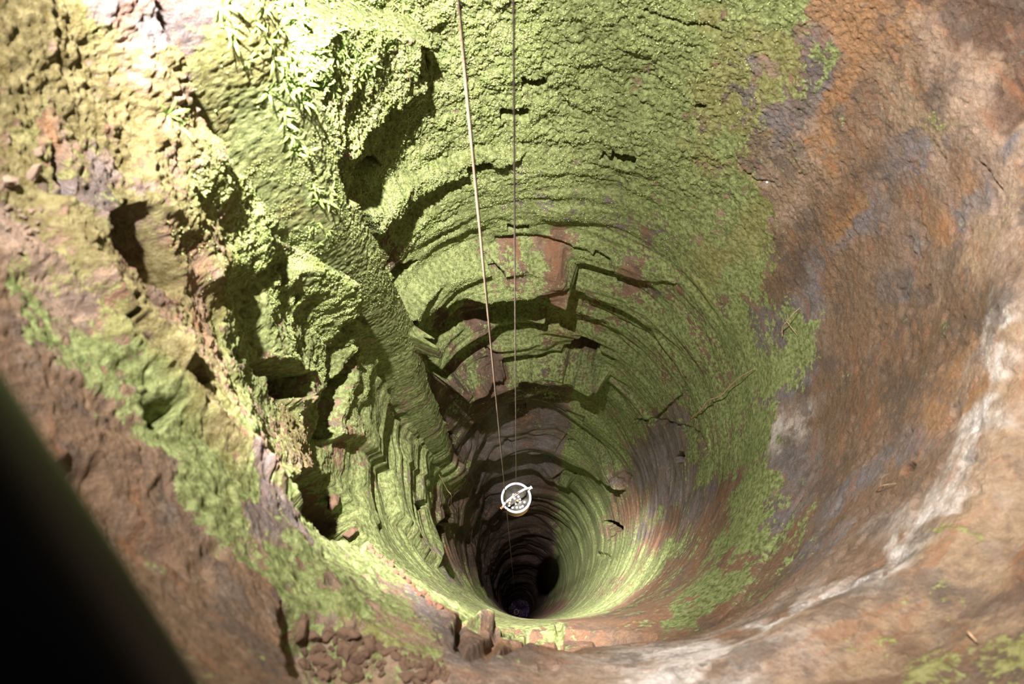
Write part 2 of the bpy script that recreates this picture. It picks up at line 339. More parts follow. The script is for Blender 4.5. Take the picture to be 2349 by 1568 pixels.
for pts, dp, w in [([(1480, 40), (1545, 60), (1575, 72), (1650, 80)], .03, 4), ([(1455, 965), (1500, 965), (1560, 910), (1572, 868)], .035, 5), ([(1500, 965), (1600, 1000), (1625, 1060)], .03, 4),
    ([(1372, 1270), (1395, 1280)], .05, 4), ([(1395, 1240), (1420, 1215)], .04, 3), ([(1333, 700), (1330, 760)], .02, 3), ([(1345, 735), (1440, 750), (1520, 800)], .02, 3),
    ([(1430, 1085), (1450, 1105)], .04, 4), ([(700, 1050), (708, 1090), (702, 1170)], .05, 4), ([(1740, 1280), (1800, 1180), (1860, 1080)], .02, 5), ([(1760, 420), (1700, 400)], .02, 4),
    ([(2240, 380), (2270, 420), (2300, 460)], .02, 5), ([(1280, 1435), (1275, 1480)], .03, 3), ([(600, 1090), (640, 1180), (800, 1330), (960, 1420), (1090, 1495)], .02, 4),
    ([(1140, 560), (1300, 560), (1380, 590)], .03, 4), ([(1500, 1480), (1640, 1400), (1745, 1280)], .02, 5)]:
    crack(pts, dp, w)
D = np.maximum(D, -.5).astype(np.float32)
for _k in 'b1 b2 b3 b4 b0 big mid pl crs cell inc arc tm_ c1 c2 S f2 f3 f4 dd0 nz_ lz mid_z deep bw g4'.split(): globals().pop(_k, None)
# ---- growth and rock colour, with some shade and highlight painted in: control points (photo pixel, rock, moss cover, moss kind)
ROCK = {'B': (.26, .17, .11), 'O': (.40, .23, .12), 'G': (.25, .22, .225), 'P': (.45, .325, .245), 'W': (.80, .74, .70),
        'D': (.14, .09, .07), 'R': (.29, .165, .10), 'T': (.42, .30, .20), 'N': (.17, .105, .075), 'K': (.055, .042, .040)}  # K: deep rock painted near black for the shade down there
XS = [0, 150, 300, 450, 600, 750, 900, 1050, 1200, 1350, 1500, 1650, 1800, 1950, 2100, 2250, 2349]
# each cell: rock letter, cover 0-9, kind f fresh / y yellow-olive / o ochre
ROWS = {
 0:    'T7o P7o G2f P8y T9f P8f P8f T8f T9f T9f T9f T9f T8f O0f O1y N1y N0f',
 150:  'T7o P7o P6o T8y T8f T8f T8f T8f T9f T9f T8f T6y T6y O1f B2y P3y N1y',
 300:  'T6o P5o T7o P7y T8f T6f T8f T8f T9f T9f T9f G6y G3f B2f T3f P2y T2y',
 450:  'P4o T6o P6o P7y P7y T8f T8f N7f G7f G7f T8f T7f P2y O1f B1f P2f P1f',
 600:  'B1f P5y B4o T6o T7f T8f N4f T7f T6f T7f G6f T8y B2y B1f B2f T1y P1y',
 750:  'B1y T5f B5o T6o T7f T8f N4f T7f T7f R6f R6f B6f G3f B0f B2f B1f T1y',
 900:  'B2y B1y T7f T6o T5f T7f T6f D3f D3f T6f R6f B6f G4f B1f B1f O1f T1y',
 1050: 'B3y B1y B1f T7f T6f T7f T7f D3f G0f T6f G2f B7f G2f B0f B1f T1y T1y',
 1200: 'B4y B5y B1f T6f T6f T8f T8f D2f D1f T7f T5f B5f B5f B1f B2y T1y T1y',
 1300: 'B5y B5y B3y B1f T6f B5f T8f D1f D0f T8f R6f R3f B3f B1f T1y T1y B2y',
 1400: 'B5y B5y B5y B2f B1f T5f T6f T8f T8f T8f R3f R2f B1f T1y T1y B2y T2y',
 1470: 'B5y B5y B5y B4y B1f B1f T5f G3f R2f R1f B2f B1f P1y T3y B4y B3y B4y',
 1560: 'B5y B5y B5y B4y B1f N0f N0f T3f P2y T2y T2y B3y B4y B3y B4y B3y B4y'}
KP = []
for y, row in ROWS.items():
    for x, c in zip(XS, row.split()):
        KP.append((x, y, c))
KP += [(100, 650, 'T7f'), (230, 800, 'T8f'), (350, 950, 'T7f'), (470, 1110, 'T7f'), (600, 1230, 'T6f'), (760, 1330, 'T7f'), (900, 1410, 'T6y'),
 (60, 800, 'B1f'), (180, 960, 'B0f'), (330, 1130, 'B1f'), (480, 1260, 'B1f'), (600, 1360, 'B1f'), (560, 1040, 'O6o'), (500, 1000, 'T7o'), (640, 1180, 'G2f'), (760, 1270, 'T6f'), (700, 1200, 'T8f'),
 (850, 1290, 'T7f'), (950, 1390, 'G5f'), (1020, 1450, 'G3f'), (330, 320, 'T5o'), (130, 320, 'O1f'), (280, 430, 'G1f'), (440, 690, 'O5o'), (380, 760, 'N3o'), (560, 720, 'T8f'), (660, 740, 'T8f'),
 (1260, 470, 'G6f'), (1400, 490, 'G6f'), (1180, 600, 'R5f'), (1270, 600, 'R2f'), (1480, 610, 'R3f'), (1340, 730, 'R4f'), (1300, 700, 'R7y'), (1450, 740, 'R6f'),
 (1720, 500, 'T9y'), (1700, 620, 'T8f'), (1760, 740, 'G4f'), (1840, 700, 'G2f'), (1740, 860, 'T9f'), (1740, 1000, 'T8f'), (1720, 1120, 'T8f'), (1690, 1230, 'T9f'), (1640, 1320, 'T9f'), (1560, 1410, 'T8f'),
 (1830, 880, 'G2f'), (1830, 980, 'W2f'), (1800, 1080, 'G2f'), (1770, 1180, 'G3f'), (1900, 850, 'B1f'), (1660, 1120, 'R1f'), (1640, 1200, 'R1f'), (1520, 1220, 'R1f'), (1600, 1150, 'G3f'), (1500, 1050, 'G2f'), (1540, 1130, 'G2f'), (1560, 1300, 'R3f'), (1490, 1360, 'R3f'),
 (1530, 1150, 'G1f'), (1480, 1220, 'G3f'), (1445, 1160, 'R3f'), (1400, 1350, 'R5f'), (1370, 1300, 'T8f'), (1440, 1270, 'T8f'), (1330, 1400, 'T9f'), (1300, 1350, 'R5f'), (1300, 1200, 'T8f'), (1330, 1120, 'T7f'), (1240, 1160, 'N2f'),
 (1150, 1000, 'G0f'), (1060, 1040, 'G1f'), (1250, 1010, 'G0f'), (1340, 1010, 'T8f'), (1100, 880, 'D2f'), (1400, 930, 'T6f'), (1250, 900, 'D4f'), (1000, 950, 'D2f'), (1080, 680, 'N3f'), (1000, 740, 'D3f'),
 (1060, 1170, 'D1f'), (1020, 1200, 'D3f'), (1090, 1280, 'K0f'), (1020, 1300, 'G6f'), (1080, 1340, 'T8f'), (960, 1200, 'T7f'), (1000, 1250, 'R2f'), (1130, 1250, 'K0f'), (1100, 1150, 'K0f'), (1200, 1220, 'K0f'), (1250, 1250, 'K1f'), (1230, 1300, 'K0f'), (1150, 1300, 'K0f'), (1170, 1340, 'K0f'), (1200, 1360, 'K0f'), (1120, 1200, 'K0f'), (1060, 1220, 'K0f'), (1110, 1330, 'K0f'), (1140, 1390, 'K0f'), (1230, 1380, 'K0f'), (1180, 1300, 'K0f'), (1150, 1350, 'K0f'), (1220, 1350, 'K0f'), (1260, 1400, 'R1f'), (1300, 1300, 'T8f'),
 (1095, 1460, 'R1f'), (1160, 1470, 'R0f'), (1250, 1465, 'R1f'), (1330, 1465, 'R2f'), (1420, 1460, 'B1f'), (1180, 1440, 'R6f'), (1250, 1440, 'R7f'),
 (960, 1050, 'T7f'), (880, 1100, 'T7f'), (820, 900, 'T7f'), (780, 1020, 'R4f'), (690, 890, 'T5f'), (700, 1020, 'T6o'), (930, 1140, 'G6f'),
 (640, 1290, 'T7f'), (700, 1290, 'T7f'), (800, 1390, 'P5f'), (880, 1350, 'T6f'), (2040, 60, 'O0f'), (1930, 230, 'O0f'), (1900, 290, 'O0f'), (1960, 380, 'B1f'), (2150, 500, 'O1f'), (2130, 300, 'T4y'), (2180, 200, 'P3y'), (2220, 270, 'P3f'),
 (2250, 1270, 'T6y'), (2150, 1400, 'B5y'), (2000, 1450, 'B5y'), (1800, 1500, 'T4y'), (2300, 1480, 'B3y'), (2300, 60, 'N0f'), (2230, 70, 'N0f'), (2290, 130, 'N0f'), (2345, 250, 'N0f'), (2200, 10, 'N0f'), (2340, 180, 'N0f'), (2300, 330, 'G1f'), (1850, 330, 'P2f'), (1880, 180, 'G5f'), (2120, 130, 'P2f'), (2330, 560, 'P1f'), (2310, 740, 'W1f'), (2290, 850, 'W0f'), (2260, 960, 'W0f'), (2220, 1060, 'W0f'), (2150, 1160, 'W1y'),  # N points at top right: the corner's shade painted as darker rock
 (2060, 1240, 'W1y'), (1950, 1320, 'W1y'), (1850, 1380, 'W1y'), (1750, 1430, 'W1y'), (1600, 1490, 'W0f'), (1500, 1525, 'W1f'), (1250, 1535, 'P3y'), (1100, 1525, 'P2y'), (1000, 1510, 'P1y'), (1900, 950, 'B1f'), (2000, 900, 'B1f'), (2150, 900, 'O1f'), (2030, 700, 'B1y'), (1930, 600, 'B1f'), (1700, 200, 'G5y'), (1640, 300, 'T6y'), (1600, 180, 'T7y'), (1720, 350, 'T4y'), (1800, 420, 'T2y'), (2050, 250, 'T3y'), (2080, 380, 'G2f'), (1980, 480, 'G1f'), (2200, 480, 'G2f'), (2080, 620, 'G1f'), (1880, 640, 'G2f'), (2180, 760, 'B2y'), (2090, 1010, 'G1f'), (1960, 1130, 'G1f'), (1900, 1240, 'G1f'), (1750, 280, 'G3f'), (1840, 160, 'G3f')]  # W points along the lip: crest highlight painted as whiter rock
KP += [(540, 160, 'T9f'), (610, 330, 'T9f'), (640, 430, 'T8f'), (720, 540, 'T9f'), (430, 100, 'T8y'), (500, 300, 'T8f'), (580, 450, 'T8f'), (790, 660, 'T9f'), (860, 800, 'T8f'), (930, 960, 'T6f'), (1000, 640, 'T9f'), (940, 700, 'T9f'), (1080, 615, 'T9f'), (1180, 690, 'T8f'), (1050, 740, 'T7f'), (1000, 800, 'T7f'), (960, 860, 'T7f'), (880, 740, 'T7f'), (900, 560, 'T7f'), (850, 480, 'T8f'), (800, 800, 'T8f'), (1200, 780, 'T8f')]
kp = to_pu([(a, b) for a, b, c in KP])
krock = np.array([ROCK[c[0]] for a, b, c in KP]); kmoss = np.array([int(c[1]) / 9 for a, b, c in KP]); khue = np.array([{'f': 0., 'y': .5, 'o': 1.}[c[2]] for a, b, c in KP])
# interpolate on a coarse unrolled grid, weights falling off with distance; the density of points sets the reach
gp, gu = 720, 600
gph = np.arange(gp) * 2 * np.pi / gp; guu = np.linspace(us[0], us[-1], gu)
GP, GU = np.meshgrid(gph, guu)
num = np.zeros(GP.shape + (5,)); den = np.zeros(GP.shape); dm = np.full(GP.shape, 9.)
dd_ = np.hypot(dphi(kp[:, 0][:, None], kp[:, 0][None]), kp[:, 1][:, None] - kp[:, 1][None]) + np.eye(len(kp)) * 9
reach = np.clip(np.sort(dd_, 1)[:, :3].mean(1), .03, .25)
for i in range(len(kp)):
    d2 = dphi(GP, kp[i, 0]) ** 2 + (GU - kp[i, 1]) ** 2
    w = 1 / (d2 / reach[i] ** 2 + .04) ** 2.2
    num += w[..., None] * np.array([*krock[i], kmoss[i], khue[i]]); den += w
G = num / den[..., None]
wv = .09 + .06 / HH
qp = ((PH + W1 * wv * 1.1 + .012 * g1) % (2 * np.pi)) / (2 * np.pi) * gp; qu = (U + W2 * wv * 1.1 + .012 * g2 - us[0]) / (us[-1] - us[0]) * (gu - 1)
qp = qp.astype(np.float32); qu = qu.astype(np.float32)
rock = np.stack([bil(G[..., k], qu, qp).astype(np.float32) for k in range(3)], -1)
moss = bil(G[..., 3], qu, qp) - .22 * sstep(.05, .45, -(g2 + .6 * tm * patch * st)) * (1 - sstep(4, 6, HH)) + .10 * g1; hue = bil(G[..., 4], qu, qp)
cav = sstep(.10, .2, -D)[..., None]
rock = rock * (1 - .75 * cav) + np.array([.15, .10, .07]) * .75 * cav; cav = cav[..., 0]  # bare brown rock, with the overhang shade of cavities painted in
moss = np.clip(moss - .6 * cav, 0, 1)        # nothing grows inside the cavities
# ---- build the wall
RR = R - D
hx = CX + RR * np.cos(PH); hy = CY + RR * np.sin(PH)
co = np.stack([hx, hy, -HH], -1).astype(np.float32).reshape(-1, 3)
a = (np.arange(nr - 1)[:, None] * nphi + np.arange(nphi)[None]); b = (np.arange(nr - 1)[:, None] * nphi + (np.arange(nphi)[None] + 1) % nphi)
quads = np.stack([a, b, b + nphi, a + nphi], -1).astype(np.int32).reshape(-1, 4)
me = bpy.data.meshes.new('wall_shaft')
me.vertices.add(len(co)); me.vertices.foreach_set('co', co.ravel())
me.loops.add(quads.size); me.loops.foreach_set('vertex_index', quads.ravel())
me.polygons.add(len(quads)); me.polygons.foreach_set('loop_start', np.arange(0, quads.size, 4, dtype=np.int32))
me.update(calc_edges=True)
me.polygons.foreach_set('use_smooth', np.ones(len(quads), dtype=bool))
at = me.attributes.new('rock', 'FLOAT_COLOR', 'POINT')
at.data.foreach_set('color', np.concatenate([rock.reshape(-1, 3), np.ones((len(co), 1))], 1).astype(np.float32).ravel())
at = me.attributes.new('moss', 'FLOAT', 'POINT'); at.data.foreach_set('value', moss.astype(np.float32).ravel())
at = me.attributes.new('kind', 'FLOAT', 'POINT'); at.data.foreach_set('value', hue.astype(np.float32).ravel())
wall = bpy.data.objects.new('wall_shaft', me); C.objects.link(wall); wall['kind'] = 'structure'
def surf(px, py, lift=0.0):
    """point and inward normal on the finished wall at a photo pixel"""
    X, Y = pixdir(px, py); h = np.exp(_uh); cx, cy = cxy(_uh); x = X * h - cx; y = Y * h - cy; p_ = np.arctan2(y, x) % (2 * np.pi)
    f = np.hypot(x, y) - bil(RR, np.interp(_uh, us, np.arange(nr)), p_ / (2 * np.pi) * nphi)
    ok = (f > 0) & (_uh > us[4]); kk = int(np.argmax(ok)) if ok.any() else len(f) - 1; ph, u = float(p_[kk]), float(_uh[kk])
    fu = np.interp(u, us, np.arange(nr)); fp = ph / (2 * np.pi) * nphi
    def pt(fu, fp):
        r = bil(RR, np.array(fu), np.array(fp % nphi)); uu = np.interp(fu, np.arange(nr), us); cx, cy = cxy(uu); p = fp / nphi * 2 * np.pi
        return Vector((float(cx + r * math.cos(p)), float(cy + r * math.sin(p)), -math.exp(uu)))
    p0 = pt(fu, fp); t1 = pt(fu, fp + 6) - pt(fu, fp - 6); t2 = pt(min(fu + 6, nr - 2), fp) - pt(fu - 6, fp)
    n = t1.cross(t2).normalized(); c = Vector((.2, 1.2, p0.z)) - p0
    if n.dot(c) < 0: n = -n
    return p0 + n * lift, n

# ------------------------------------------------------------------ materials
class NT:
    def __init__(s, name):
        s.m = bpy.data.materials.new(name); s.m.use_nodes = True; s.t = s.m.node_tree; s.n = s.t.nodes
        s.p = s.n['Principled BSDF']
    def node(s, typ, **kw):
        n = s.n.new(typ)
        for k, v in kw.items():
            if k.startswith('_'): setattr(n, k[1:], v)
            else:
                key = int(k[1:]) if k[0] == 'i' and k[1:].isdigit() else k
                if hasattr(v, 'is_linked') or isinstance(v, bpy.types.NodeSocket): s.t.links.new(v, n.inputs[key])
                else: n.inputs[key].default_value = v
        return n
    def math(s, op, a, b=0.0, c=0.0):
        n = s.node('ShaderNodeMath', _operation=op, i0=a, i1=b, i2=c); return n.outputs[0]
    def mix(s, f, a, b):
        n = s.node('ShaderNodeMix', _data_type='RGBA')
        for k, v in ((0, f), (6, a), (7, b)):
            if isinstance(v, bpy.types.NodeSocket): s.t.links.new(v, n.inputs[k])
            else: n.inputs[k].default_value = v
        return n.outputs[2]
    def noise(s, scale, det=4, rough=.6, vec=None, typ='ShaderNodeTexNoise'):
        n = s.node(typ, Scale=scale)
        if typ == 'ShaderNodeTexNoise': n.inputs['Detail'].default_value = det; n.inputs['Roughness'].default_value = rough
        if vec is not None: s.t.links.new(vec, n.inputs['Vector'])
        return n.outputs[0]
    def ramp(s, f, lo, hi):
        n = s.node('ShaderNodeMapRange', _interpolation_type='SMOOTHSTEP'); s.t.links.new(f, n.inputs[0])
        n.inputs[1].default_value = lo; n.inputs[2].default_value = hi; return n.outputs[0]
def wall_material():
    k = NT('mossy_sandstone'); pos = k.node('ShaderNodeTexCoord').outputs['Object']
    rock = k.node('ShaderNodeAttribute', _attribute_name='rock').outputs['Color']
    moss = k.node('ShaderNodeAttribute', _attribute_name='moss').outputs['Fac']
    kind = k.node('ShaderNodeAttribute', _attribute_name='kind').outputs['Fac']
    n1 = k.noise(7, 6, .65, pos); n2 = k.noise(38, 5, .7, pos); n3 = k.noise(140, 4, .7, pos); n4 = k.noise(2.2, 5, .6, pos)
    mp = k.node('ShaderNodeMapping', Vector=pos, Scale=(1.5, 1.5, 7)); n5 = k.noise(3, 5, .65, mp.outputs[0])
    # rock colour: paler grains, dark lichen, rusty bands
    v = k.math('MULTIPLY_ADD', n2, 1.5, .25)
    rc = k.node('ShaderNodeMix', _data_type='RGBA', _blend_type='MULTIPLY'); rc.inputs[0].default_value = 1
    k.t.links.new(rock, rc.inputs[6]); vv = k.node('ShaderNodeCombineColor', i0=v, i1=v, i2=v); k.t.links.new(vv.outputs[0], rc.inputs[7])
    c = rc.outputs[2]
    c = k.mix(k.math('MULTIPLY', k.ramp(n5, .52, .66), .45), c, (.40, .17, .08, 1))
    c = k.mix(k.math('MULTIPLY', k.ramp(n1, .56, .68), .5), c, (.10, .085, .085, 1))
    c = k.mix(k.math('MULTIPLY', k.ramp(n3, .62, .72), .35), c, (.75, .66, .6, 1))
    sz_ = k.node('ShaderNodeSeparateXYZ'); k.t.links.new(pos, sz_.inputs[0]); bed = k.ramp(k.math('MULTIPLY', sz_.outputs[2], -1.0), 3.4, 5.0)
    mp2 = k.node('ShaderNodeMapping', Vector=pos, Scale=(1, 1, 9)); n6 = k.noise(4.2, 6, .7, mp2.outputs[0])
    n8 = k.noise(4.5, 8, .72, pos); n9 = k.noise(13, 6, .7, k.node('ShaderNodeMapping', Vector=pos, Location=(7, 3, 1)).outputs[0])
    c = k.mix(k.math('MULTIPLY', k.ramp(n8, .49, .60), .7), c, (.155, .12, .10, 1))
    c = k.mix(k.math('MULTIPLY', k.ramp(n9, .54, .64), .5), c, (.36, .235, .145, 1))
    c = k.mix(k.math('MULTIPLY', k.ramp(k.math('MULTIPLY', n9, -1.0), -.44, -.36), .35), c, (.34, .29, .25, 1))
    # moss colour
    n2c = k.ramp(n2, .3, .7)
    mf = k.mix(n2c, (.13, .16, .045, 1), (.46, .54, .23, 1)); my = k.mix(n2c, (.20, .19, .05, 1), (.45, .45, .20, 1)); mo = k.mix(n2c, (.17, .135, .045, 1), (.39, .34, .17, 1))
    mc = k.mix(k.ramp(kind, .0, .5), mf, my); mc = k.mix(k.ramp(kind, .5, 1.), mc, mo)
    # cover: moss value against mixed noise
    t = k.math('MULTIPLY_ADD', n1, .75, .5 - .375 - .35 - .25); t = k.math('MULTIPLY_ADD', n2, .70, t); t = k.math('MULTIPLY_ADD', n4, .5, t)   # about .5 +- .1
    thr = k.math('MULTIPLY_ADD', moss, -.62, .80)
    t = k.math('ADD', t, k.math('MULTIPLY', k.math('MULTIPLY_ADD', n6, .7, -.35), bed))
    d = k.math('SUBTRACT', t, thr); cover = k.ramp(d, -.03, .05)
    col = k.mix(cover, c, mc)
    k.t.links.new(col, k.p.inputs['Base Color'])
    k.p.inputs['Roughness'].default_value = .85; k.p.inputs['Specular IOR Level'].default_value = .25
    hgt = k.math('MULTIPLY_ADD', n3, .35, k.math('MULTIPLY', n2, .8)); hgt = k.math('MULTIPLY_ADD', k.noise(330, 3, .7, pos), .3, hgt); hgt = k.math('MULTIPLY_ADD', cover, .10, hgt); hgt = k.math('MULTIPLY_ADD', k.math('MULTIPLY', n6, bed), 1.6, hgt)
    bp = k.node('ShaderNodeBump', Strength=.9, Distance=.03, Height=hgt); k.t.links.new(bp.outputs[0], k.p.inputs['Normal'])
    return k.m
me.materials.append(wall_material())
del quads, a, b, at, rock, hue, qp, qu, CX, CY, hx, hy, W1, W2, g3, rough, fr, w_amt, D
# ------------------------------------------------------------------ object helpers
import bmesh
rnd = random.Random(11)
def link(o, parent=None):
    C.objects.link(o)
    if parent: o.parent = parent
    return o
def obj(name, bm, mat, parent=None, smooth=True):
    m = bpy.data.meshes.new(name); bm.to_mesh(m); bm.free(); m.materials.append(mat)
    for p in m.polygons: p.use_smooth = smooth
    return link(bpy.data.objects.new(name, m), parent)
def tag(o, label, cat, group=None, kind=None):
    o['label'] = label; o['category'] = cat
    if group: o['group'] = group
    if kind: o['kind'] = kind
    return o
def empty(name, loc, label, cat, group=None, rot=None):
    o = bpy.data.objects.new(name, None); C.objects.link(o); o.location = loc; o.empty_display_size = .02
    if rot is not None: o.rotation_euler = rot
    return tag(o, label, cat, group)
def simple(name, col, rough=.7, metal=0.0, var=None, scale=30, bump=0.0, spec=.4):
    k = NT(name); pos = k.node('ShaderNodeTexCoord').outputs['Object']
    if var:
        n = k.ramp(k.noise(scale, 5, .65, pos), .35, .65); k.t.links.new(k.mix(n, (*col, 1), (*var, 1)), k.p.inputs['Base Color'])
    else: k.p.inputs['Base Color'].default_value = (*col, 1)
    k.p.inputs['Roughness'].default_value = rough; k.p.inputs['Metallic'].default_value = metal; k.p.inputs['Specular IOR Level'].default_value = spec
    if bump:
        b = k.node('ShaderNodeBump', Strength=.7, Distance=bump, Height=k.noise(scale * 2, 5, .65, pos)); k.t.links.new(b.outputs[0], k.p.inputs['Normal'])
    return k.m
def lathe(bm, prof, seg=48, M=None):
    rings = []
    for r, z in prof:
        rings.append([bm.verts.new((r * math.cos(2 * math.pi * i / seg), r * math.sin(2 * math.pi * i / seg), z)) for i in range(seg)])
    for A, B in zip(rings, rings[1:]):
        for i in range(seg): bm.faces.new((A[i], A[(i + 1) % seg], B[(i + 1) % seg], B[i]))
    return rings
def tube(bm, pts, rad, seg=8, twist=0.0, lobes=0):
    """tube through pts; rad a number or a function of 0..1; lobes carve strands"""
    pts = [Vector(p) for p in pts]; n = len(pts); prev = None; nrm = None; arc = 0
    for i, p in enumerate(pts):
        t = (pts[min(i + 1, n - 1)] - pts[max(i - 1, 0)]).normalized()
        if nrm is None: nrm = t.orthogonal().normalized()
        nrm = (nrm - t * nrm.dot(t)).normalized(); bn = t.cross(nrm)
        if i: arc += (p - pts[i - 1]).length
        r = rad(i / (n - 1)) if callable(rad) else rad
        ring = []
        for k in range(seg):
            a = 2 * math.pi * k / seg; rr = r * (1 + (.16 * math.cos(lobes * (a + twist * arc)) if lobes else 0))
            ring.append(bm.verts.new(p + (nrm * math.cos(a) + bn * math.sin(a)) * rr))
        if prev:
            for k in range(seg): bm.faces.new((prev[k], prev[(k + 1) % seg], ring[(k + 1) % seg], ring[k]))
        else: bm.faces.new(ring[::-1])
        prev = ring
    bm.faces.new(prev)
def rayp(px, py, depth):                       # point at a distance along the line of sight through a photo pixel (layout only)
    return RC @ (Vector(((px - W / 2) / F, (H / 2 - py) / F, -1.0)) * depth)
STEEL = simple('galvanised_steel', (.62, .60, .64), .32, .9, (.42, .41, .45), 60)
COPPER = simple('copper', (.75, .36, .20), .35, 1.0)
ENAMEL = simple('pale_enamel', (.78, .74, .80), .35, .2)
INNER = simple('dark_inner_face', (.040, .038, .030), .6, 0, (.015, .013, .012), 14, 0, .2)  # much darker inner face of the bucket, set over the steel
IRON = simple('rusty_iron', (.30, .19, .12), .6, .4, (.12, .09, .08), 80, .001)
ROPE = simple('hemp_rope', (.15, .105, .065), .9, 0, (.08, .055, .035), 300)
WIRE = simple('steel_cable', (.16, .125, .11), .6, .3, (.09, .07, .065), 300)
STONE = [simple('brown_sandstone', (.25, .155, .10), .9, 0, (.13, .08, .055), 22, .004), simple('red_sandstone', (.32, .16, .10), .9, 0, (.17, .08, .05), 26, .004),
         simple('pale_sandstone', (.52, .40, .31), .9, 0, (.30, .21, .15), 22, .004)]
ROOT = simple('dry_root', (.62, .45, .30), .85, 0, (.36, .22, .12), 60)

# ---- bottom of the shaft
k = NT('still_water_over_gravel'); pos = k.node('ShaderNodeTexCoord').outputs['Object']
n1_ = k.ramp(k.noise(9, 6, .75, pos), .42, .66); n2_ = k.ramp(k.noise(1.7, 3, .5, pos), .35, .62)
cc = k.mix(k.math('MULTIPLY', n1_, n2_), (.025, .015, .035, 1), (.34, .24, .42, 1)); k.t.links.new(cc, k.p.inputs['Base Color']); k.p.inputs['Roughness'].default_value = .9; k.p.inputs['Specular IOR Level'].default_value = .1
bm = bmesh.new(); rings = lathe(bm, [(.86, 0), (.6, .01), (.3, -.01), (.05, 0)], 64); bm.faces.new(rings[-1])
fl = obj('floor', bm, k.m); fl.location = (.13, 1.0, -55.3); fl['kind'] = 'structure'

# ---- buckets
def make_bucket(name, loc, rotz, label, sc=1.0):
    t = empty(name, loc, label, 'bucket', rot=(0, 0, rotz)); t.scale = (sc, sc, sc)
    b = bmesh.new(); lathe(b, [(.001, -.36), (.138, -.36), (.145, -.352), (.152, -.01), (.153, 0), (.141, 0), (.139, -.01), (.128, -.285), (.001, -.285)], 64); obj('body', b, STEEL, t)
    b = bmesh.new(); lathe(b, [(.1385, -.012), (.1275, -.2835), (.001, -.2835)], 64); obj('inner_face', b, INNER, t)
    b = bmesh.new(); lathe(b, [(.146, .012), (.156, .012), (.161, .004), (.158, -.012), (.150, -.016), (.140, -.010), (.138, .004), (.146, .012)], 64); obj('rim', b, ENAMEL, t)
    for z in (-.10, -.30):
        r = .145 + .007 * (z + .352) / .342 + .001
        b = bmesh.new(); lathe(b, [(r, z + .016), (r + .006, z + .012), (r + .005, z - .012), (r - .001, z - .016)], 64); obj('hoop', b, COPPER, t)
    hd = bmesh.new(); pts = [(.166 * math.cos(a), 0, .01 + .20 * math.sin(a)) for a in [math.pi * i / 24 for i in range(25)]]
    tube(hd, pts, .011, 10); hb = obj('handle', hd, ENAMEL, t)
    for sx in (-1, 1):
        b = bmesh.new(); tube(b, [(sx * .150, 0, 0), (sx * .192, 0, 0), (sx * .200, 0, 0)], lambda q: .014 if q < .9 else .020, 12); obj('pivot', b, COPPER if sx < 0 else ENAMEL, t)
    b = bmesh.new(); tube(b, [(.028 * math.cos(a), .0, .225 + .028 * math.sin(a)) for a in [2 * math.pi * i / 20 for i in range(21)]], .006, 8); obj('shackle', b, IRON, t)
    return t
X, Y = pixdir(1184, 1141); hB = 6.8
B1 = Vector((X * hB, Y * hB, -hB))
bk = make_bucket('bucket', B1, math.radians(33), 'shiny metal bucket with white rim hanging on the thin cable in mid shaft', .93)
X, Y = pixdir(1184.5, 1403); hL = 50.0
B2 = Vector((X * hL, Y * hL, -hL))
bk2 = make_bucket('bucket', B2, math.radians(10), 'tiny distant bucket above the purple grey bottom of the shaft')
coin_b = {}
def coin(p, m, label):
    if m.name not in coin_b:
        b = bmesh.new(); lathe(b, [(.0005, .001), (.0105, .001), (.0115, .0), (.0105, -.001), (.0005, -.001)], 20); o = obj('coin', b, m); coin_b[m.name] = o
    else: o = coin_b[m.name].copy(); C.objects.link(o)
    o.location = p; o.rotation_euler = (rnd.uniform(-.06, .06), rnd.uniform(-.06, .06), 0); o['label'] = label; o['category'] = 'coin'; o['group'] = 'coins lying in the upper bucket'
SILV = simple('silver_coin', (.9, .9, .92), .25, .6); COPC = simple('copper_coin', (.85, .45, .18), .35, .7)
taken = []
for i in range(15):
    while True:
        a = rnd.uniform(0, 6.28); r = .085 * math.sqrt(rnd.random()); q = (r * math.cos(a), r * math.sin(a))
        if all(math.hypot(q[0] - w[0], q[1] - w[1]) > .025 for w in taken): break
    taken.append(q); cp = i % 5 == 0
    coin(B1 + Vector((q[0], q[1], -.262)), COPC if cp else SILV, 'copper coin lying on the floor of the upper bucket' if cp else 'silver coin lying on the floor of the upper bucket')

# ---- ropes
def rope(name, p0, p1, r, m, label, cat):
    n = 260; pts = [p0.lerp(p1, (i / n) ** 1.5) for i in range(n + 1)]
    b = bmesh.new(); tube(b, pts, r, 10, 160, 3); return tag(obj(name, b, m), label, cat)
X0, Y0 = pixdir(1178, 0); k0 = B1.y / Y0
top1 = Vector((X0 * k0, B1.y, -k0)); bot1 = B1 + Vector((0, 0, .215)); top1 = top1 + (top1 - bot1).normalized() * 1.6
rope('steel_cable', top1, bot1, .0027, WIRE, 'thin straight steel cable running down to the bucket in mid shaft', 'cable')
X0, Y0 = pixdir(1052, 0); k0 = .97 / Y0
top2 = Vector((X0 * k0, .97, -k0)); bot2 = B2 + Vector((0, 0, .232)); top2 = top2 + (top2 - bot2).normalized() * 1.6
rope('hemp_rope', top2, bot2, .0034, ROPE, 'thicker brown rope slanting down the shaft to its very bottom', 'rope')

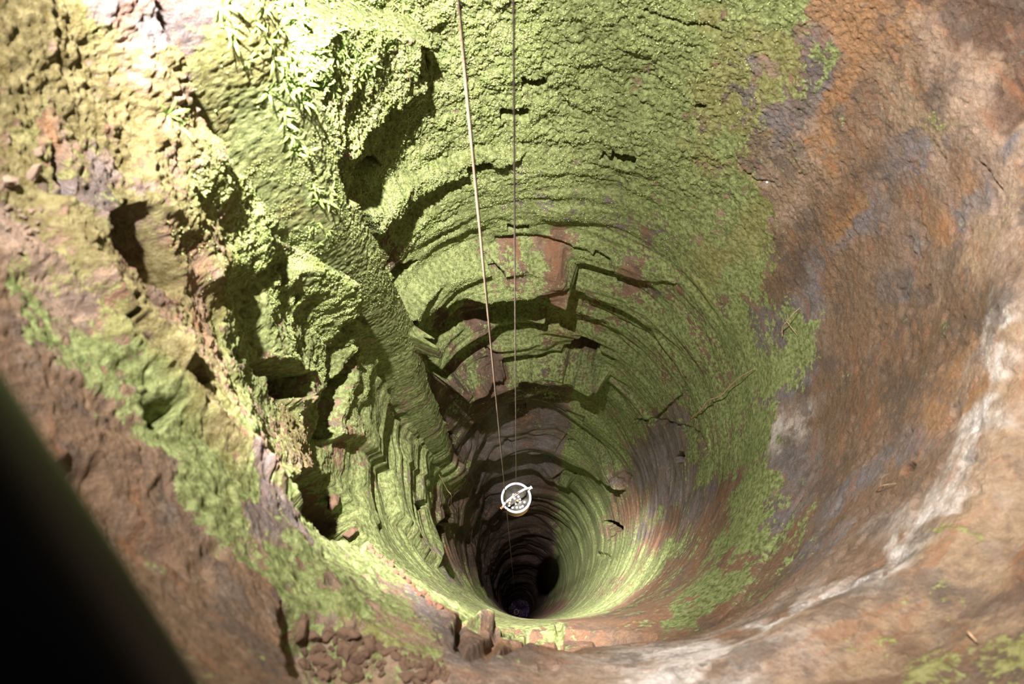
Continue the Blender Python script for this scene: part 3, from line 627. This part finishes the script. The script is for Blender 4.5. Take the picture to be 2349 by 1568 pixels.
# ---- dark rail just in front of the eye
RAIL = simple('black_painted_steel', (.010, .009, .013), .45, 0, (.016, .014, .020), 20)
cpts = []
for i in range(-12, 13):
    s_ = i / 12; x = 205 + s_ * 900 * .54 - .84 * 205; y = 1249 + s_ * 900 * .84 + .54 * 205
    x += 14 * (1 - s_ * s_); cpts.append(rayp(x, y, .30))
b = bmesh.new(); tube(b, cpts, .0385, 32)
tag(obj('handrail', b, RAIL), 'black rounded handrail crossing the bottom left corner, close and blurred', 'railing')

# ---- loose stones
def stone_bm(seed, flat=.6, sub=3):
    b = bmesh.new(); bmesh.ops.create_icosphere(b, subdivisions=sub, radius=1)
    r = random.Random(seed); pl = [(Vector((r.gauss(0, 1), r.gauss(0, 1), r.gauss(0, 1))).normalized(), r.uniform(.42, .78)) for _ in range(12)]
    s = Vector((1, r.uniform(.6, .9), flat))
    from mathutils import noise as mn
    for v in b.verts:
        c = v.co.copy()
        for n_, d in pl:
            e = c.dot(n_)
            if e > d: c -= n_ * (e - d)
        c *= 1 + .22 * mn.noise(v.co * 1.8 + Vector((seed, 0, 0))) + .16 * mn.noise(v.co * 4.5) + .07 * mn.noise(v.co * 11)
        v.co = Vector((c.x * s.x, c.y * s.y, c.z * s.z))
    return b
SP = {}
def pick(v, cuts, names): return names[sum(v > c for c in cuts)]
ZONE = [None]
def zone(x, y, s): return ZONE[0](x, y, s)
def stone(name, px, py, size_px, mi, label, cat, group=None, seed=None, sink=.35, flat=.6):
    p, n = surf(px, py); dep = (RC.transposed() @ p).z * -1; s = size_px / F * dep
    key = (mi, (seed or rnd.randrange(10)) % 10, flat)
    if '{' in label: label = label.format(zone(px, py, size_px))
    if key not in SP:
        o = obj(name, stone_bm(key[1] + mi * 7, flat), STONE[mi], smooth=True); SP[key] = o
    else:
        o = SP[key].copy(); C.objects.link(o); o.name = name
    o.scale = (s, s, s); o.rotation_euler = (rnd.uniform(-.6, .6), rnd.uniform(-.6, .6), rnd.uniform(0, 6.28)); o.location = p + n * s * (.5 - sink) + Vector((0, 0, s * .1))
    for kx in ('group', 'kind'):
        if kx in o: del o[kx]
    tag(o, label, cat, group); return o
stone('flat_stone', 22, 418, 30, 2, 'flat pale stone at the left edge, lowest of the stones on the ledge', 'stone', seed=1, flat=.45)
stone('flat_stone', 72, 400, 30, 2, 'larger flat pale stone with a raised edge on the left ledge', 'stone', seed=2, flat=.45)
stone('flat_stone', 88, 352, 20, 2, 'small pink stone above the two flat stones on the left ledge', 'stone', seed=3, flat=.6)
stone('flat_stone', 14, 478, 16, 2, 'thin pale chip below the flat stones at the left edge', 'stone', seed=4, flat=.3)
stone('boulder', 800, 1222, 24, 0, 'dark angular boulder wedged at the lower end of the black cavity', 'rock', seed=2, flat=.8)
stone('boulder', 745, 1150, 30, 0, 'dark brown angular rock inside the black cavity left of the green sill', 'rock', seed=4, flat=.8)
ZONE[0] = lambda x, y, s: (pick(s, (6.3, 8), ('tiny', 'small', 'larger')), pick(x, (20, 40, 62), ('at the very edge', 'left of the middle', 'right of the middle', 'at the right end')), pick(y, (505, 535, 555), ('top', 'upper part', 'lower part', 'foot')))
for i in range(34):                              # gravel heap at the left edge
    stone('gravel_stone', rnd.uniform(2, 84), rnd.uniform(490, 585) - 10, rnd.uniform(5, 10), 2, '{0[0]} pale gravel stone {0[1]} of the left ledge heap, {0[2]}', 'stone', 'gravel heap at the left edge')
ZONE[0] = lambda x, y, s: (pick(s, (8.5, 11), ('small', 'middling', 'larger')), pick(x, (868, 888, 908, 928, 948, 968, 988), ('at the upper left end of', 'close to the upper left end of', 'a third of the way down', 'just above the middle of', 'just below the middle of', 'two thirds of the way down', 'close to the lower end of', 'at the lower end of')))
for i in range(26):                              # string of red stones in the gap of the near wall
    t_ = i / 25; stone('red_stone', 848 + t_ * 160 + rnd.uniform(-5, 5), 1258 + t_ * 142 + rnd.uniform(-5, 5), rnd.uniform(6, 13), 1, '{0[0]} red brown stone {0[1]} the diagonal gap', 'stone', 'red stones in the diagonal gap')
ZONE[0] = lambda x, y, s: (pick(s, (13, 19, 27), ('tiny', 'small', 'middling', 'large')), pick(y, (1470, 1505, 1535), ('highest up', 'in the upper part', 'in the lower part', 'at the bottom')), pick(x, (740, 790, 840, 890, 950), ('left end', 'left side', 'left middle', 'right middle', 'right side', 'right end')))
for i in range(120):                              # clods in the near hollow
    t_ = rnd.random(); x = 690 + t_ * 330; y0 = 1420 + t_ * 95; stone('clod', x, rnd.uniform(y0, 1562), (8 + 26 * rnd.random() ** 2) * (1.3 - .5 * t_), 0, '{0[0]} brown clod {0[1]} of the near hollow, towards its {0[2]}', 'clod of earth', 'clods in the near hollow', flat=.85, sink=.75)
b = bmesh.new(); bmesh.ops.create_icosphere(b, subdivisions=2, radius=.0065)
for v in b.verts: v.co.z *= .7
pb = obj('pebble', b, simple('white_quartz', (.95, .93, .92), .5)); p, n = surf(1762, 417); pb.location = p + n * .004
tag(pb, 'single bright white pebble stuck on the grey rock at upper right', 'pebble')

# ---- roots and twigs
def root(name, pxs, lift, r, label, cat, branches=()):
    pts = []
    for (x, y), l in zip(pxs, lift):
        p, n = surf(x, y); pts.append(p + n * l)
    def curve(q):
        out = []
        for i in range(len(q) - 1):
            for s in range(6):
                t = s / 6; a0 = q[max(i - 1, 0)]; a1 = q[i]; a2 = q[i + 1]; a3 = q[min(i + 2, len(q) - 1)]
                out.append(.5 * ((2 * a1) + (a2 - a0) * t + (2 * a0 - 5 * a1 + 4 * a2 - a3) * t * t + (3 * a1 - a0 - 3 * a2 + a3) * t ** 3))
        return out + [q[-1]]
    b = bmesh.new(); tube(b, curve(pts), lambda t: r * (1.15 - .8 * t), 7)
    o = obj(name, b, ROOT)
    tag(o, label, cat)
    for br in branches:
        q = []
        for (x, y), l in br:
            p, n = surf(x, y); q.append(p + n * l)
        b = bmesh.new(); tube(b, curve(q), lambda t: r * .5 * (1.1 - .7 * t), 6); obj('side_shoot', b, ROOT, o)
    return o
root('root', [(1585, 960), (1622, 938), (1640, 918), (1672, 905), (1695, 880), (1718, 862), (1740, 845)], [.0, .04, .05, .05, .05, .04, .02], .006, 'long tan root lying across the green right wall above the black crack', 'root', [[((1622, 938), .04), ((1625, 925), .07), ((1634, 920), .09)]])
root('root', [(1800, 772), (1812, 752), (1826, 735), (1842, 716), (1850, 705)], [.01, .04, .05, .05, .03], .0035, 'short straw coloured twig leaning on the grey streak of the right wall', 'twig', [[((1826, 735), .05), ((1834, 755), .03), ((1836, 770), .01)]])
root('root', [(1005, 1085), (1012, 1120), (1018, 1140), (1022, 1160)], [.0, .06, .08, .10], .004, 'thin pale hooked root hanging beside the layered plates left of the dark shaft', 'root')
root('root', [(972, 130), (976, 150), (978, 176)], [.0, .02, .02], .0013, 'hair thin pale rootlet hanging over the brown patch at the top', 'root')
root('root', [(925, 148), (930, 165), (934, 180)], [.0, .02, .02], .0013, 'hair thin rootlet left of the other one over the brown patch at the top', 'root')
root('root', [(2010, 1128), (2035, 1122), (2062, 1112)], [.0, .02, .01], .0022, 'dry twig lying in the small dark pocket of the lower right wall', 'twig', [[((2030, 1122), .015), ((2045, 1108), .03), ((2060, 1098), .03)]])
root('root', [(2222, 1452), (2232, 1468), (2248, 1484)], [.0, .015, .01], .004, 'short dark brown stub on the blurred lip at lower right', 'twig')
root('root', [(1030, 28), (1035, 60), (1032, 90)], [.0, .012, .0], .0012, 'faint rootlet beside the brown rope at the top edge', 'root')

# ---- ferns
FERN = simple('fern_leaf', (.20, .36, .07), .6, 0, (.38, .52, .16), 25)
FSTEM = simple('fern_stem', (.30, .26, .10), .7)
def frond_bm(L, n, curl, seed):
    r = random.Random(seed); b = bmesh.new(); w = L * .11
    P = lambda t: Vector((0, L * (t - .12 * t * t * curl), L * (.55 * t - curl * .75 * t * t)))
    for i in range(n):
        t = .12 + .88 * i / (n - 1); p = P(t); d = (P(min(t + .02, 1.02)) - P(t - .02)).normalized(); s = w * math.sin(math.pi * min(1, .18 + t * .80)) ** .7 * r.uniform(.85, 1.15)
        for sx in (-1, 1):
            side = Vector((sx, 0, 0)) * s; hw = L / n * .52; dr = Vector((0, 0, -1)) * s * .15
            q = [p, p + side * .35 + d * hw, p + side * .8 + d * hw * .8 + dr, p + side + dr * 1.6, p + side * .8 - d * hw * .8 + dr, p + side * .35 - d * hw]
            b.faces.new([b.verts.new(v) for v in (q if sx > 0 else q[::-1])])
    tube(b, [P(i / 10) for i in range(11)], L * .008, 4)
    return b
fm = []
for i in range(7):
    m_ = bpy.data.meshes.new('frond'); b = frond_bm(.058 + .007 * (i % 4), 13 + i % 3, .35 + .2 * i / 3, i); b.to_mesh(m_); b.free(); m_.materials.append(FERN); fm.append(m_)
def fern(px, py, size, label, group, nf=None):
    p, n = surf(px, py)
    z = (n + Vector((0, 0, .35))).normalized(); q = z.to_track_quat('Z', 'Y').to_matrix().to_4x4()
    t = empty('fern', p - n * .003, label, 'fern', group); t.matrix_world = Matrix.Translation(p - n * .003) @ q @ Matrix.Rotation(rnd.uniform(0, 6.28), 4, 'Z') @ Matrix.Scale(size, 4)
    k = nf or rnd.randint(3, 6)
    for i in range(k):
        o = bpy.data.objects.new('frond', rnd.choice(fm)); C.objects.link(o); o.parent = t
        o.rotation_euler = (rnd.uniform(-.25, .45), rnd.uniform(-.2, .2), 6.283 * (i + rnd.uniform(-.3, .3)) / k); s_ = rnd.uniform(.7, 1.15); o.scale = (s_, s_, s_)
G1 = 'ferns on the floodlit upper left wall'; G2 = 'ferns along the upper end of the rock edge'
cnt = 0
while cnt < 190:
    x = rnd.uniform(540, 960); y = rnd.uniform(-5, 300)
    if x + y * 1.6 > 1090 + rnd.uniform(-60, 40) or x < 560 + y * .45: continue
    sz0 = rnd.uniform(.35, .75); fern(x, y, sz0, '%s pale fern %s of the floodlit rock, %s' % (pick(sz0, (.48, .62), ('small', 'middling', 'large')), pick(y, (30, 70, 120, 180), ('at the top edge', 'near the top', 'in the middle height', 'in the lower part', 'at the lower tip')), pick(x, (640, 700, 760, 820, 880), ('by the straight edge', 'near the straight edge', 'left of centre', 'right of centre', 'towards the right', 'at the right end'))), G1); cnt += 1
for i in range(26):
    t_ = rnd.random(); x = 500 + t_ * 250 + rnd.uniform(-22, 22); y = -5 + t_ * 470 + rnd.uniform(-15, 15)
    fern(x, y, rnd.uniform(.4, .8), 'small fern tuft on the long straight rock edge, %s' % pick(y, (40, 90, 140, 190, 240, 290, 340, 400), ('at the very top', 'just below the top', 'beside the bright ferns', 'beside the lower bright ferns', 'level with the dark hole', 'below the dark hole', 'level with the dark overhang', 'below the dark overhang', 'lowest of its row')), G2)
for i in range(22):
    x = rnd.uniform(690, 900); y = rnd.uniform(380, 560)
    fern(x, y, rnd.uniform(.3, .55), 'tiny fern below the dark overhang, %s and %s' % (pick(x, (735, 775, 815, 855), ('leftmost', 'left of the middle', 'in the middle', 'right of the middle', 'rightmost')), pick(y, (425, 470, 515), ('highest', 'rather high', 'rather low', 'lowest'))), 'tiny ferns below the overhang')
fern(385, 262, .8, 'bright fern tuft on the left wall above the pointed rock', None, 6); fern(412, 290, .6, 'smaller fern just below the bright tuft on the left wall', None, 5)
fern(545, 520, .5, 'fern tuft on the mossy left wall above the slit', None, 5)

# ---- leafy moss crumbs catching the light: nobody could count them
ev = np.random.RandomState(3)
def scatter(name, n, window, smin, smax, mat, label, cat):
    Hc = HH.astype(np.float32); area = window * (moss > .45) * np.exp(-.0 * U)
    area = area * (1 - .93 * STRIPM)
    w_ = (area * (1 + 0 * U)).ravel(); cs = np.cumsum(w_); idx = np.searchsorted(cs, ev.rand(n) * cs[-1])
    i = np.clip(idx // nphi, 2, nr - 3); j = idx % nphi
    P3 = co.reshape(nr, nphi, 3); p = P3[i, j]; t1 = P3[i, (j + 2) % nphi] - P3[i, (j - 2) % nphi]; t2 = P3[i + 2, j] - P3[i - 2, j]
    nn = np.cross(t1, t2); nn /= np.linalg.norm(nn, axis=1, keepdims=True) + 1e-9
    c = np.stack([.2 - p[:, 0], 1.2 - p[:, 1], 0 * p[:, 0]], 1); s = np.sign((nn * c).sum(1)); nn *= s[:, None]
    nn = nn + ev.randn(n, 3) * .55 + np.array([0, 0, .5]); nn /= np.linalg.norm(nn, axis=1, keepdims=True)
    r_ = ev.randn(n, 3); a = np.cross(nn, r_); a /= np.linalg.norm(a, axis=1, keepdims=True) + 1e-9; b_ = np.cross(nn, a)
    sz = (smin + (smax - smin) * ev.rand(n) ** 2)[:, None]; lift = nn * sz * .5
    base = p + lift
    k6 = [(1, 0, 0), (.1, .75, .2), (-1, 0, 0), (.1, -.75, .2)]
    V = np.stack([base + (a * u_ + b_ * v_ + nn * w2) * sz for u_, v_, w2 in k6], 1).reshape(-1, 3).astype(np.float32)
    m = bpy.data.meshes.new(name); m.vertices.add(len(V)); m.vertices.foreach_set('co', V.ravel()); m.loops.add(len(V)); m.loops.foreach_set('vertex_index', np.arange(len(V), dtype=np.int32))
    m.polygons.add(n); m.polygons.foreach_set('loop_start', np.arange(0, len(V), 4, dtype=np.int32)); m.update(calc_edges=True); m.materials.append(mat)
    o = bpy.data.objects.new(name, m); C.objects.link(o); tag(o, label, cat, kind='stuff'); return o
LEAF = simple('leafy_moss', (.25, .33, .09), .6, 0, (.44, .52, .22), 12)
wn = (1 - sstep(3.4, 5.5, HH)) * sstep(1.2, 1.6, HH) * np.clip(bearing(112, 30) * 1.2 - .10, 0, 1) * (.3 + sstep(-.2, .3, g1)) * (1 - .6 * tm)
scatter('leafy_moss', 190000, wn / HH ** 1, .0016, .0052, LEAF, 'crumbly light green leafy moss covering the upper far wall', 'moss')
wn = (1 - sstep(3.0, 4.0, HH)) * sstep(1.3, 1.9, HH) * np.clip(bearing(165, 16) * 1.2 - .12, 0, 1) * sstep(-.1, .3, g1)
scatter('leafy_moss', 70000, wn / HH ** 1, .0014, .0038, LEAF, 'fine yellow green moss crumbs on the broken left wall', 'moss')

for _k, _v in list(globals().items()):          # free the working arrays before the render
    if isinstance(_v, np.ndarray) and _v.nbytes > 100000: del globals()[_k]
del _v
import gc; gc.collect()
